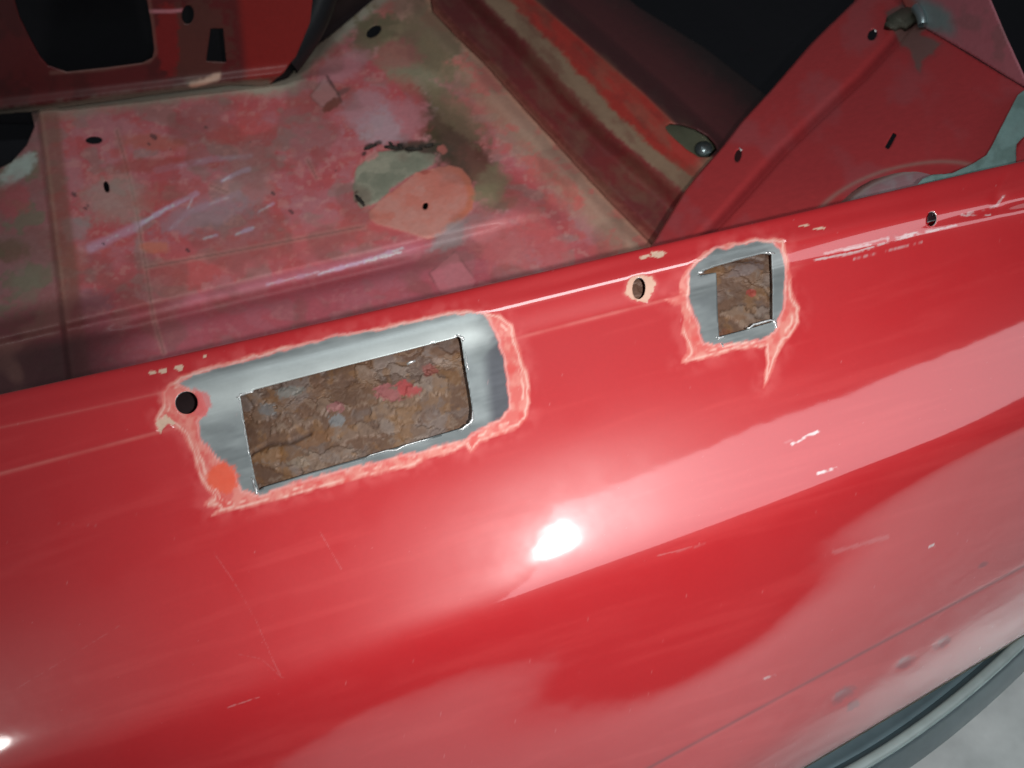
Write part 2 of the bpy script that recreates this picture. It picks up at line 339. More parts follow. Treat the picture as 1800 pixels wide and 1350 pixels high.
    col, metal, rough, coat, h = halo(HALO2, METAL2, 61, col, metal, rough, coat, h)
    # orange primer corner and pink paint left beside the round hole
    b = blob(392, 840, 30, 26, 20)(U, V) + (n2 - .5) * .7; m = ss(1.1, .8, b); col = mix(col, m * .9, S(228, 84, 50)); metal *= 1 - m; 
    b = blob(352, 708, 20, 26, -10)(U, V) + (n2 - .5) * .7; m = ss(1.1, .8, b) * .8; col = mix(col, m, S(214, 96, 96)); metal *= 1 - m
    b = blob(300, 700, 24, 22, 0)(U, V) + (n2 - .5) * .8; m = ss(1.1, .6, b) * .55; col = mix(col, m, S(226, 120, 112))
    # tan filler chips
    for (cx, cy, rx, ry, a) in ((284, 744, 9, 8, 20), (296, 738, 12, 5, 40), (282, 752, 4, 9, 0), (268, 655, 7, 3.4, -6), (286, 652, 8, 4.4, -8), (314, 647, 9, 5, 0), (360, 627, 4, 3, 0), (1157, 448, 14, 5, -4), (1134, 452, 10, 3, -12), (1150, 445, 8, 3, 0),
                            (1413, 397, 9, 2, -8), (1440, 402, 12, 2, -5), (1147, 574, 2, 2, 0), (648, 640, 3, 3, 0)):
        b = blob(cx, cy, rx, ry, a)(U, V) + (n3 - .5) * .9; m = ss(1.15, .85, b); col = mix(col, m, S(222, 188, 164, .9)); coat = coat * (1 - m); rough = rough * (1 - m) + .6 * m; h -= 0.0002 * m
    for pl, c in ((CHIPA, (216, 172, 150)),):
        d = sd(pl, U, V, 20) + (n3 - .5) * 4; m = ss(1, -1, d); col = mix(col, m, S(*c)); coat *= 1 - m; h -= 0.00015 * m
        col = mix(col, ss(8, 0, d) * .4 * (1 - m), S(230, 110, 105))
    # long scratches, plus short glints painted as pale strokes
    SCR_GLINTS = [([(1430, 458), (1500, 444), (1590, 418), (1680, 396)], 2.6, .6), ([(1450, 446), (1560, 418), (1640, 404)], 3.0, .35), ([(1485, 440), (1530, 430)], 3, .5), ([(1560, 421), (1610, 410)], 3., .5), ([(1500, 455), (1620, 425)], 1.5, .4),
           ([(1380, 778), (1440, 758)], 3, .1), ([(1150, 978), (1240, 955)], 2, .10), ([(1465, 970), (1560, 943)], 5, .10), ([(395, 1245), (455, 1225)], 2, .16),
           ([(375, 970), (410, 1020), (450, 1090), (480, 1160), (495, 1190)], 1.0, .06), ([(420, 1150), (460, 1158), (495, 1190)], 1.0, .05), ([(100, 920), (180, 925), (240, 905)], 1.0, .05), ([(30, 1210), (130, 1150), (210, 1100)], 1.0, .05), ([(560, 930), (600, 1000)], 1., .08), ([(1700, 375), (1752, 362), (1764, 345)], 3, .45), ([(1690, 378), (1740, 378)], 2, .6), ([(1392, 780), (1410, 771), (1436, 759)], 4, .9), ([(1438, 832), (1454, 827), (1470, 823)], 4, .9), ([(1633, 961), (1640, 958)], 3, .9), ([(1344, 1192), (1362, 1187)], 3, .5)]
    for pts, wd, al in SCR_GLINTS:
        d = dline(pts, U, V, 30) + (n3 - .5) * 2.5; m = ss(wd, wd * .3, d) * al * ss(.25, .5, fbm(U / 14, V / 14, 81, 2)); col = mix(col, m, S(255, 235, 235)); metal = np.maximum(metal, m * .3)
    # small dings that catch the light
    for (cx, cy, rx, ry, a, dp) in ((1755, 352, 13, 16, 10, .0012), (1760, 325, 30, 7, -60, .0007), (1480, 1225, 22, 10, -30, .0010), (1590, 1165, 18, 8, -30, .0008), (1655, 1130, 14, 7, -30, .0005)):
        h -= dp * np.exp(-blob(cx, cy, rx, ry, a)(U, V) ** 2)
    # dust
    sp = fbm(U / 3.2, V / 3.2, 91, 1); col = mix(col, .22 * ss(.98, .995, sp), S(240, 180, 180))
    return col, np.stack([metal, rough, coat], -1), h
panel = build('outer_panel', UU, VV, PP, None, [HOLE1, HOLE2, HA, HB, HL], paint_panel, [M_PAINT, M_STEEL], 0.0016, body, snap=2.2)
panel['label'] = 'glossy red outer panel with sanded halos around two cut openings'

# ------------------------------------------------------------------ rusty steel behind the openings
def subgrid(u0, u1, v0, v1, depth):
    i0, i1 = np.searchsorted(uu, u0), np.searchsorted(uu, u1)
    c = (VV[:, (i0 + i1) // 2]); sp = (g0(uu[i1]) - g0(uu[i0]))
    r = np.where((VV[:, i0:i1].max(axis=1) > v0) & (VV[:, i0:i1].min(axis=1) < v1))[0]; r = r[r > 31]
    r = np.arange(r.min(), r.max() + 1)
    Q = PP[r][:, i0:i1]; tt = np.arange(0, len(Q) - 1 + 1e-6, .5); k0 = np.minimum(tt.astype(int), len(Q) - 2); Q = Q[k0] * (1 - (tt - k0))[:, None, None] + Q[k0 + 1] * (tt - k0)[:, None, None]; dPr, dPc = np.gradient(Q, axis=0), np.gradient(Q, axis=1); n = np.cross(dPc, dPr); n /= np.linalg.norm(n, axis=2, keepdims=True); n *= np.sign(n[..., 2:3])
    nm = n.mean(axis=(0, 1)); nm /= np.linalg.norm(nm)
    Q = Q - nm * depth; return (*proj(Q), Q)
def paint_rust(seed, reds):
    def f(U, V):
        wu = U + 34 * (fbm(U / 15, V / 15, seed + 40, 4) - .5); wv = V + 30 * (fbm(U / 15, V / 15, seed + 50, 4) - .5)
        f1, cx_, cy_, r1, e1 = voro(wu / 44, wv / 24, seed + 1); g1_, _, _, r2, e2 = voro(wu / 12, wv / 8, seed + 5)
        a = .3 * fbm(cx_ * .7, cy_ * .7, seed, 2) + .7 * fbm(wu / 30, wv / 20, seed, 4); b = fbm(wu / 40, wv / 26, seed + 5, 4); c = .65 * fbm(wu / 12, wv / 9, seed + 9, 4) + .35 * r2
        col = np.broadcast_to(S(108, 80, 62), U.shape + (3,)).copy()
        col = mix(col, ss(.42, .7, a) * .7, S(124, 92, 64)); col = mix(col, ss(.42, .66, b) * .65, S(124, 114, 110)); col = mix(col, ss(.55, .8, r1) * .4, S(134, 116, 102)); col = mix(col, ss(.4, .15, r1) * .45, S(86, 62, 48))
        col = mix(col, ss(.46, .25, c) * .4, S(84, 62, 50)); col = mix(col, ss(.58, .8, c) * .4, S(146, 128, 112)); col = mix(col, ss(.60, .7, fbm(U / 20, V / 16, seed + 13, 3)) * .4, S(134, 96, 56))
        col = mix(col, ss(.10, .0, e1) * .55 * ss(.35, .6, b), S(66, 46, 34))
        for (cx, cy, rx, ry, an, q, al) in reds:
            m = ss(1.1, .8, blob(cx, cy, rx, ry, an)(U, V) + (c - .5) * 1.4) * al; col = mix(col, m * .85, S(*q, .6))
        h = 0.0018 * (a - .5) + 0.0016 * ss(.0, .10, e1) * (r1 * 1.2) + 0.0004 * (c - .5) + 0.0002 * (fbm(U / 5, V / 5, seed + 3, 2) - .5)
        d = dline([(440, 800), (470, 782), (510, 778), (545, 762)], U, V, 30); h -= .002 * ss(7, 0, d) * (seed == 200); col = mix(col, ss(6, 0, d) * .8 * (seed == 200), S(60, 38, 28))
        return col, np.stack([0.12 + 0 * a, .62 + .2 * (c - .5), 0 * a], -1), h
    return f
U1, V1, Q1 = subgrid(398, 860, 560, 900, 0.026)
build('rusty_inner_skin', U1, V1, Q1, [(404, 676), (800, 560), (850, 562), (856, 760), (820, 790), (440, 892), (418, 884)], (), paint_rust(200, [(682, 692, 26, 14, 5, (200, 116, 120), .85), (716, 684, 20, 14, 10, (212, 84, 88), .95), (755, 650, 16, 11, 0, (176, 92, 84), .8), (592, 716, 13, 9, 0, (186, 116, 120), .8), (594, 740, 14, 12, 0, (160, 168, 172), .8), (470, 720, 18, 14, 0, (150, 158, 162), .7), (508, 690, 24, 9, -8, (162, 168, 164), .7), (778, 638, 20, 8, 12, (190, 170, 158), .6), (470, 800, 34, 16, 0, (170, 116, 54), .5), (560, 770, 40, 12, -20, (168, 112, 56), .5), (530, 812, 20, 10, 0, (178, 162, 144), .6)]), [M_RUST], 0.0012, body, snap=2.5)
U2, V2, Q2 = subgrid(1090, 1402, 420, 640, 0.026)
build('rusty_inner_skin', U2, V2, Q2, [(1096, 478), (1370, 424), (1390, 440), (1392, 590), (1260, 612), (1250, 560), (1096, 545)], (), paint_rust(300, [(1320, 515, 9, 8, 40, (196, 72, 64), .9), (1300, 560, 14, 7, 0, (150, 104, 70), .6), (1310, 474, 34, 10, -12, (152, 136, 134), .7), (1280, 590, 20, 9, 0, (150, 84, 48), .6), (1124, 507, 30, 30, 0, (150, 112, 96), .8)]), [M_RUST], 0.0012, body, snap=2.5)

U3, V3, Q3 = subgrid(270, 398, 600, 820, 0.030)
build('cavity_shade', U3, V3, Q3, None, (), lambda U, V: (np.broadcast_to(S(40, 26, 28), U.shape + (3,)).copy(), np.stack([0 * U, .7 + 0 * U, 0 * U], -1), 0 * U), [M_RUST], 0.0012, body)  # dark sheet added so the round hole reads as deep shade

# weld burrs and cut splinters on the sheet edge
def pan_pt(u, v):
    j = int(np.argmin(np.abs(uu - u))); r = 30 + int(np.argmin(np.abs(VV[30:, j] - v))); 
    n = np.cross(PP[r, j + 1] - PP[r, j - 1], PP[r + 1, j] - PP[r - 1, j]); n /= np.linalg.norm(n); n *= np.sign(n[2]); return PP[r, j], n
rnd = random.Random(5)
import bmesh
def lump(name, pts, r, mat, parent, seed=0, label=None):
    """short irregular bead of melted steel along pts (world)"""
    rr = random.Random(seed); bm = bmesh.new(); rings = []; n = len(pts)
    for k, p in enumerate(pts):
        p = Vector([float(c) for c in p]); a = Vector([float(c) for c in pts[max(0, k - 1)]]); b = Vector([float(c) for c in pts[min(n - 1, k + 1)]]); d = (b - a).normalized()
        x = d.orthogonal().normalized(); y = d.cross(x); e = math.sin(math.pi * (k + .6) / (n + .2)) ** .5
        rings.append([bm.verts.new(p + (x * math.cos(t) + y * math.sin(t)) * r * e * rr.uniform(.65, 1.25)) for t in [2 * math.pi * q / 8 for q in range(8)]])
    for k in range(n - 1):
        for q in range(8): bm.faces.new((rings[k][q], rings[k][(q + 1) % 8], rings[k + 1][(q + 1) % 8], rings[k + 1][q]))
    bm.faces.new(rings[0][::-1]); bm.faces.new(rings[-1])
    me = bpy.data.meshes.new(name); bm.to_mesh(me); bm.free(); me.materials.append(mat)
    for f in me.polygons: f.use_smooth = True
    o = bpy.data.objects.new(name, me); COL.objects.link(o); child(o, parent); return o
def bead(px, r, seed, n=9, lift=0.0004):
    px = np.array(px, float); t = np.linspace(0, len(px) - 1, n); pts = []
    for q in t:
        k = min(int(q), len(px) - 2); s = px[k] + (px[k + 1] - px[k]) * (q - k); p, nn = pan_pt(s[0] + rnd.uniform(-1, 1), s[1] + rnd.uniform(-1, 1)); pts.append(p + nn * lift)
    lump('burr', pts, r, M_STEEL, panel, seed)
for i, (px, r) in enumerate([([(416, 697), (430, 692), (446, 689)], .0012), ([(446, 838), (452, 852), (458, 868)], .0013), ([(806, 756), (826, 748), (833, 738), (831, 722)], .0012), ([(803, 590), (812, 592), (816, 600)], .0013),
                            ([(640, 806), (700, 789), (762, 770)], .0006), ([(1226, 480), (1232, 479), (1236, 477)], .0010), ([(1345, 445), (1352, 444), (1361, 445)], .0012), ([(1310, 577), (1335, 568), (1358, 563)], .0010), ([(1356, 560), (1360, 568), (1361, 577)], .0012), ([(1256, 593), (1262, 593), (1272, 591)], .0010), ([(1264, 602), (1267, 606), (1268, 611)], .0007), ([(818, 620), (822, 640), (824, 652)], .0006), ([(420, 700), (430, 750), (440, 800)], .0005)]):
    bead(px, r, i)
# a bright tack left on the rusty skin
def q_pt(Q, U, V, u, v):
    k = np.argmin((U - u) ** 2 + (V - v) ** 2); return Q.reshape(-1, 3)[k]
lump('burr', [q_pt(Q1, U1, V1, 716, 641) + CAM * 0, q_pt(Q1, U1, V1, 722, 636), q_pt(Q1, U1, V1, 730, 634)], .0016, M_STEEL, panel, 77)

# ------------------------------------------------------------------ bumper
def ribbon(name, path, prof, mat, parent, out=None):
    """sweep a closed profile (outward, up) along a 3D path"""
    path = np.array(path); n = len(path); t = np.gradient(path, axis=0); t[:, 2] = 0; t /= np.linalg.norm(t, axis=1, keepdims=True)
    o_ = np.stack([t[:, 1], -t[:, 0], 0 * t[:, 0]], -1)
    if out is not None and (o_ @ np.array(out)).mean() < 0: o_ = -o_
    bm = bmesh.new(); rings = []
    for k in range(n): rings.append([bm.verts.new(Vector([float(c) for c in path[k] + o_[k] * a + np.array([0, 0, b])])) for a, b in prof])
    m = len(prof)
    for k in range(n - 1):
        for q in range(m): bm.faces.new((rings[k][q], rings[k][(q + 1) % m], rings[k + 1][(q + 1) % m], rings[k + 1][q]))
    bm.faces.new(rings[0][::-1]); bm.faces.new(rings[-1]); bmesh.ops.recalc_face_normals(bm, faces=bm.faces)
    me = bpy.data.meshes.new(name); bm.to_mesh(me); bm.free(); me.materials.append(mat)
    for f in me.polygons: f.use_smooth = True
    ob = bpy.data.objects.new(name, me); COL.objects.link(ob); child(ob, parent); return ob
ZB = 0.50
bc = curve([(1300, 1440), (1487, 1347), (1575, 1302), (1650, 1259), (1725, 1204), (1800, 1122), (1840, 1074)], 2)
ub = np.linspace(1150, 2050, 60); path = P(ub, bc(ub), ZB)
ub_ok = True
prof = [(-.110, -.000), (-.090, -.010), (-.060, -.022), (-.034, -.026), (-.016, -.022), (-.008, -.006), (-.003, .0015), (.002, .0015), (.006, -.001), (.0085, -.006), (.016, -.028), (.021, -.046), (.021, -.052), (.017, -.058), (.006, -.060), (.005, -.054), (.015, -.050), (.004, -.016), (-.012, -.028), (-.03, -.034), (-.06, -.032), (-.110, -.012)]
bumper = ribbon('bumper', path, prof, M_BUMP, body, out=(0.4, -1, 0))
bumper['label'] = 'dark metal bumper curving round below the red panel'
M_FLANGE = simple('worn_inner_chrome', (0.20, 0.30, 0.34), 0.33, 0.3, 0.3, 40)
ribbon('inner_flange', path, [(-.150, .012), (-.120, .004), (-.080, -.010), (-.050, -.0165), (-.030, -.018), (-.014, -.014), (-.009, -.004), (-.009, -.010), (-.014, -.019), (-.05, -.021), (-.150, .006)], M_FLANGE, bumper, out=(0.4, -1, 0))
M_SEAL = simple('brown_edge_seal', (0.12, 0.10, 0.06), 0.7, 0, 0.8, 120, .6)
ug_ = np.arange(1000, 1960, 20.); ribbon('edge_seal', P(ug_, g5(ug_), Z5 + np.interp(ug_, uu, zl)) + np.array([0.0, 0.003, -0.003]), [(-.010, -.004), (-.002, -.0005), (.0040, -.002), (.0060, -.006), (.003, -.010), (-.010, -.011)], M_SEAL, body, out=(0.4, -1, 0))
ribbon('trim_strip', path, [(-.0045, .0006), (-.004, .0030), (-.002, .0040), (.002, .0040), (.0045, .0026), (.0062, -.002), (.003, -.001), (-.002, .0004)], M_TRIM, bumper, out=(0.4, -1, 0))

# ------------------------------------------------------------------ ground
me = bpy.data.meshes.new('floor'); me.from_pydata([(-16, -18, 0), (16, -18, 0), (16, 12, 0), (-16, 12, 0)], [], [(0, 1, 2, 3)]); 
fl = bpy.data.objects.new('floor', me); COL.objects.link(fl); fl['kind'] = 'structure'
m, nt, b = nmat('concrete'); N = nt.nodes.new; L = nt.links.new
tc = N('ShaderNodeTexCoord'); n1 = N('ShaderNodeTexNoise'); n1.inputs['Scale'].default_value = 7; n1.inputs['Detail'].default_value = 8; n2 = N('ShaderNodeTexNoise'); n2.inputs['Scale'].default_value = 60; n2.inputs['Detail'].default_value = 6
L(tc.outputs['Object'], n1.inputs['Vector']); L(tc.outputs['Object'], n2.inputs['Vector'])
cr = N('ShaderNodeValToRGB'); cr.color_ramp.elements[0].position = .32; cr.color_ramp.elements[0].color = (.56, .60, .595, 1); cr.color_ramp.elements[1].position = .68; cr.color_ramp.elements[1].color = (.80, .84, .83, 1); L(n1.outputs['Fac'], cr.inputs[0])
c2 = N('ShaderNodeMix'); c2.data_type = 'RGBA'; c2.blend_type = 'MULTIPLY'; c2.inputs[0].default_value = .22; L(cr.outputs[0], c2.inputs[6]); L(n2.outputs['Fac'], c2.inputs[7]); L(c2.outputs[2], b.inputs['Base Color']); b.inputs['Roughness'].default_value = .75
me.materials.append(m)

# ------------------------------------------------------------------ boot floor
ZF = 0.62
def lerpv(pts):
    p = np.array(pts, float); return lambda v: np.interp(v, p[:, 1], p[:, 0])
uA = lerpv([(715, -200), (715, -60), (760, 20), (800, 63), (850, 110), (917, 187), (1000, 277), (1067, 350), (1133, 417), (1230, 520), (1330, 620)])
uC = lerpv([(650, -200), (790, -60), (850, 0), (933, 80), (1033, 190), (1100, 253), (1193, 327), (1300, 412), (1400, 500), (1500, 620)])
uR = lerpv([(730, -200), (880, -60), (940, 0), (1033, 80), (1133, 167), (1190, 222), (1300, 318), (1400, 420), (1500, 520), (1600, 620)])
def zfloor(U, V):
    z = np.full(U.shape, ZF)
    # long pressings that run with the outer panel
    s = V + 0.235 * U                                       # constant along the pressings
    z += 0.006 * ss(612, 596, s) * 0 
    z -= 0.012 * ss(590, 612, s) * ss(1000, 820, U)
    z -= 0.014 * np.exp(-((s - 632) / 14) ** 2) * ss(150, 260, U) * ss(800, 690, U)
    z += 0.006 * np.exp(-((s - 480) / 22) ** 2) * ss(240, 300, U) * ss(800, 690, U) * 0
    z += 0.004 * ss(118, 92, U - 0.12 * (V - 200))          # raised strip at the left
    z -= 0.020 * ss(72, 60, U - 0.12 * (V - 200))
    z -= 0.020 * ss(300, 240, V + .2 * U) * 0
    z += 0.004 * (fbm(U / 120, V / 120, 401, 3) - .5)
    # welded flange ridge along the rail
    z += 0.010 * np.exp(-((U - uA(V) + 34) / 26) ** 2)
    # gutter beside the rail
    z -= 0.016 * np.exp(-((U - uA(V) + 115) / 40) ** 2) * ss(120, 220, V) * ss(420, 300, V)
    return z
def P2(U, V, z): return P(U, V, z)
K1 = 2.3
def paint_floor(U, V):
    a = fbm(U / 70, V / 45, 411, 5); b = fbm(U / 34, V / 26, 417, 4); c = fbm(U / 12, V / 10, 423, 3); e = fbm(U / 5, V / 5, 429, 2)
    q1 = voro(U / 26 + c, V / 18 + e * .6, 440); q2 = voro(U / 13 + c, V / 9, 450); A2 = fbm(q1[1] * .45, q1[2] * .45, 413, 3); B2 = fbm(q2[1] * .4, q2[2] * .4, 419, 3)
    a = .5 * a + .5 * A2; b = .45 * b + .55 * B2
    w = (c - .5) * 16 + (e - .5) * 6
    col = np.broadcast_to(S(152, 78, 82, K1), U.shape + (3,)).copy()
    col = mix(col, ss(.40, .66, a) * .7, S(150, 102, 106, K1)); col = mix(col, ss(.48, .70, b) * .7, S(156, 68, 66, K1))
    col = mix(col, ss(.50, .40, a) * .45, S(150, 66, 68, K1)); col = mix(col, ss(.58, .68, fbm(U / 50, V / 30, 431, 3)) * .5, S(120, 106, 100, K1))
    col = mix(col, ss(.62, .7, c) * .35, S(172, 122, 116, K1))
    # lower strip: cleaner mauve red
    s = V + .235 * U
    m = ss(590, 606, s) * ss(980, 800, U); col = mix(col, m * .6, S(138, 66, 78, K1)); col = mix(col, np.exp(-((s - 632) / 13) ** 2) * ss(60, 180, U) * ss(820, 700, U) * .55, S(88, 32, 36, K1))  # dark band is the groove's shadow, painted in
    col = mix(col, np.exp(-((s - 604) / 9) ** 2) * ss(260, 330, U) * ss(760, 720, U) * .5, S(176, 112, 126, K1));  # lit ridge above the groove painted as a pale band
    col = mix(col, np.exp(-((s - 552) / 34) ** 2) * ss(240, 300, U) * ss(900, 700, U) * .55, S(172, 78, 76, K1))
    # tan filler / bare metal band next the rail
    r = U - uA(V); col = mix(col, ss(-120, -40, r + w * 1.6) * .8, S(136, 112, 94, K1)); col = mix(col, ss(.5, .62, b) * ss(-150, -60, r) * .6, S(164, 80, 78, K1))
    col = mix(col, ss(-14, 0, r + w * .3) * .5, S(170, 118, 96, K1))
    # top seam sealer
    seam = [(-160, 214), (72, 196), (222, 176), (347, 158), (403, 152), (467, 156), (510, 142), (550, 95), (600, 54), (667, 0), (740, -60)]
    d = dline(seam, U, V, 60); k = ss(15, 4, d + w * .5 + 6 * ss(300, 100, U)); col = mix(col, k * .85, S(142, 144, 130, K1)); col = mix(col, ss(26, 8, d + w) * .5, S(134, 128, 112, K1))
    # olive stained top corner and scorch
    def bb(cx, cy, rx, ry, an, q, al=1., soft=.35, kk=K1):
        nonlocal col
        m = ss(1 + soft, 1 - soft, blob(cx, cy, rx, ry, an)(U, V) + (c - .5) * .9 + (e - .5) * .3) * al; col = mix(col, m, S(*q, kk))
    bb(720, 90, 95, 46, 35, (118, 106, 82), .9); bb(760, 60, 60, 70, 40, (96, 84, 66), .8); bb(655, 60, 46, 30, -40, (88, 82, 62), .8)
    bb(730, 140, 60, 26, 30, (116, 112, 92), .7); bb(700, 95, 42, 24, 0, (150, 76, 80), .5)
    bb(780, 225, 76, 40, 42, (66, 54, 38), 1.); bb(815, 272, 60, 36, 50, (54, 42, 30), 1.); bb(850, 315, 36, 18, 60, (90, 78, 54), .8); bb(740, 262, 60, 16, 0, (50, 46, 36), .9); bb(850, 300, 60, 22, 50, (92, 52, 44), .7); bb(800, 200, 70, 24, 45, (104, 92, 70), .8)
    bb(690, 215, 60, 34, -20, (150, 128, 134), .8); bb(640, 190, 44, 30, -30, (150, 120, 126), .6); bb(600, 120, 50, 22, -30, (154, 106, 112), .7); bb(720, 190, 30, 50, -20, (160, 62, 66), .5)
    FIL = [(628, 293), (645, 278), (667, 266), (700, 262), (733, 267), (767, 272), (762, 290), (742, 302), (715, 314), (690, 330), (670, 352), (653, 364), (634, 367), (622, 350), (620, 325)]
    d = sd(FIL, U, V, 30) + w * .4; col = mix(col, ss(2, -3, d), mix(np.broadcast_to(S(100, 102, 88, K1), U.shape + (3,)), ss(.35, .7, b), S(126, 124, 108, K1)))
    for (x, y, q) in ((648, 258, 9), (664, 252, 7), (688, 258, 5), (704, 254, 5), (700, 262, 12), (722, 262, 10), (740, 258, 7), (640, 270, 5), (630, 352, 6), (626, 340, 4)): bb(x, y, q, q * .6, -20, (40, 34, 30), .85, .3)
    bb(652, 276, 14, 7, -35, (168, 112, 108), .8, .2); bb(777, 262, 8, 7, 0, (150, 84, 76), .8, .2)
    SAL = [(647, 372), (672, 350), (700, 330), (730, 306), (760, 297), (790, 291), (812, 297), (826, 314), (836, 340), (830, 370), (812, 388), (793, 400), (772, 416), (753, 422), (728, 414), (700, 404), (667, 397), (650, 386)]
    d = sd(SAL, U, V, 30) + w * .25; m = ss(1.5, -1.5, d); col = mix(col, m, mix(np.broadcast_to(S(204, 98, 86, K1), U.shape + (3,)), ss(.35, .65, b), S(190, 112, 102, K1))); col = mix(col, m * ss(10, 2, np.abs(d + 6)) * ss(760, 830, U) * .7, S(220, 90, 64, K1)); hs = m
    bb(748, 304, 9, 4, 0, (130, 60, 52), .7); bb(800, 412, 52, 18, -30, (122, 118, 118), .8); bb(850, 400, 34, 26, -30, (152, 112, 118), .6); bb(862, 330, 26, 40, 20, (112, 104, 80), .8); bb(890, 360, 24, 10, -30, (92, 84, 64), .7)
    bb(880, 430, 60, 40, 40, (164, 88, 86), .6); bb(930, 380, 50, 24, 45, (170, 76, 76), .5); bb(960, 430, 50, 30, 40, (168, 80, 80), .5); bb(1000, 330, 30, 14, 45, (160, 76, 70), .5)
    # steel patches: square outlines
    for pl, q in (([(545, 168), (570, 138), (600, 168), (566, 190)], (160, 132, 130)), ([(755, 480), (800, 442), (836, 494), (826, 520), (775, 516)], (168, 100, 106))):
        d = sd(pl, U, V, 30) + w * .15; col = mix(col, ss(1.5, -1.5, d) * .5, S(*q, K1)); col = mix(col, np.exp(-(d / 1.6) ** 2) * .5 * ss(.3, .6, b), S(60, 44, 40, K1))
    bb(582, 185, 20, 8, -35, (92, 44, 34), .9, .2); bb(604, 160, 12, 5, -30, (92, 66, 66), .7); d = dline([(574, 133), (590, 158), (600, 176)], U, V, 20); col = mix(col, ss(3, .6, d + (e - .5) * 2) * .9, S(48, 38, 38, K1))
    # pale mauve to white streaks
    for pts, wd, al in (([(245, 395), (290, 368), (345, 340)], 7, .9), ([(392, 318), (412, 306), (437, 297)], 6, .95), ([(358, 420), (380, 413)], 4, .8), ([(415, 412), (445, 400)], 4.5, .9), ([(330, 366), (344, 338)], 4, .5), ([(560, 482), (600, 470), (650, 456), (708, 436)], 5, .75), ([(470, 500), (560, 478)], 4, .4), ([(160, 436), (240, 398)], 13, .45), ([(275, 298), (360, 282), (440, 274)], 8, .35), ([(640, 461), (705, 443)], 3, .9), ([(455, 372), (480, 358)], 4, .5), ([(300, 402), (332, 372), (420, 340)], 8, .3)):
        d = dline(pts, U, V, 30) + (c - .5) * 7; m = ss(wd, wd * .2, d) * al; col = mix(col, m, S(172, 150, 172, K1 * .9))
        d2 = dline(pts, U, V, 30) + (e - .5) * 4; col = mix(col, ss(2.2, .3, d2) * al * ss(.45, .6, c) , S(222, 212, 228, K1 * .8))
    # seams, pencil thin
    for pts in ([(205, 230), (222, 290), (240, 370), (256, 470), (270, 560), (288, 620)], [(540, 280), (556, 312)], [(255, 470), (420, 440), (640, 398)], [(370, 326), (400, 338)]):
        d = dline(pts, U, V, 20); col = mix(col, ss(2.4, .5, d + (e - .5) * 1.5) * .6, S(96, 64, 60, K1)); col = mix(col, ss(4, 1.5, np.abs(d - 3)) * .25, S(190, 130, 120, K1))
    bb(205, 350, 60, 40, 0, (134, 122, 112), .55); bb(300, 340, 60, 20, -10, (150, 66, 60), .5); bb(420, 235, 70, 16, -6, (164, 68, 66), .6); bb(440, 310, 40, 60, 0, (136, 110, 106), .5); bb(360, 380, 90, 24, -12, (130, 108, 114), .6); bb(270, 436, 26, 10, 0, (190, 96, 74), .7); bb(130, 455, 22, 24, 0, (176, 100, 92), .5)
    bb(160, 530, 34, 20, 0, (120, 84, 90), .6); bb(130, 400, 24, 20, 0, (124, 118, 116), .5)
    bb(330, 230, 40, 20, 0, (140, 60, 66), .5); bb(270, 250, 60, 14, 6, (150, 80, 64), .6); bb(260, 290, 70, 13, -4, (136, 60, 52), .6)
    for (x, y, q) in ((270, 240, 7), (262, 253, 4), (130, 342, 6), (155, 362, 4), (300, 262, 3), (512, 372, 6), (440, 250, 3), (362, 224, 4), (480, 340, 4), (590, 300, 3), (182, 428, 3), (330, 440, 5), (150, 366, 5)): bb(x, y, q, q * .5, 40, (54, 44, 46), .75, .2)
    # brown strip and dirty left bay
    t = U - .12 * (V - 200); m = ss(110, 96, t) * ss(58, 70, t) * ss(180, 210, V); col = mix(col, m * .6, S(98, 66, 50, K1)); col = mix(col, ss(70, 56, t) * .7, S(112, 84, 82, K1)); col = mix(col, ss(66, 50, t) * ss(.5, .6, b), S(104, 92, 78, K1)); col = mix(col, np.exp(-((t - 74) / 4) ** 2) * .2, S(150, 130, 110, K1)); 
    bb(30, 300, 40, 16, -40, (150, 168, 160), .8); bb(20, 350, 30, 30, 0, (150, 66, 70), .6); bb(10, 440, 40, 20, 0, (84, 72, 50), .7); bb(46, 500, 24, 36, 0, (104, 104, 86), .5)
    s2 = V + .235 * U; m = ss(535, 575, s2) * ss(360, 60, U); col = mix(col, m * .9, S(72, 26, 30, K1)); col = mix(col, ss(600, 640, s2) * ss(300, 100, U) * .8, S(34, 16, 18, K1)); col = mix(col, ss(160, -60, U) * .35, S(70, 44, 44, K1)); col = mix(col, ss(.5, .62, fbm(U / 90, V / 70, 470, 3)) * .35, S(96, 68, 60, K1)); col = mix(col, ss(240, 170, V) * ss(420, 200, U) * .3, S(80, 50, 50, K1))  # grime, plus bottom-left shadow and left and top falloff put into the colour
    rough = .62 + .2 * (b - .5); coat = np.clip(.25 - (a - .5), 0, .5) * (1 - ss(-140, -40, r))
    h = .0006 * (c - .5) + .0003 * (e - .5) + .0014 * hs + .0016 * ss(2, -6, sd(FIL, U, V, 30) + w * .4)
    return np.clip(col, 0, .85), np.stack([0 * a, rough, coat], -1), h
U, V = grid(-160, 1000 + 340, -110, 760, 2.5)
FLOORP = [(-150, 205), (72, 190), (222, 170), (347, 152), (403, 146), (467, 150), (505, 137), (545, 88), (600, 46), (662, -6), (720, -60), (745, -60), (760, 20), (800, 63), (850, 110), (917, 187), (1000, 277), (1067, 350), (1133, 417), (1200, 490), (1200, 560), (900, 620), (600, 690), (300, 745), (-150, 755)]
LHOLE = [(-150, 168), (11, 167), (50, 178), (61, 222), (47, 255), (20, 285), (-20, 305), (-150, 320)]
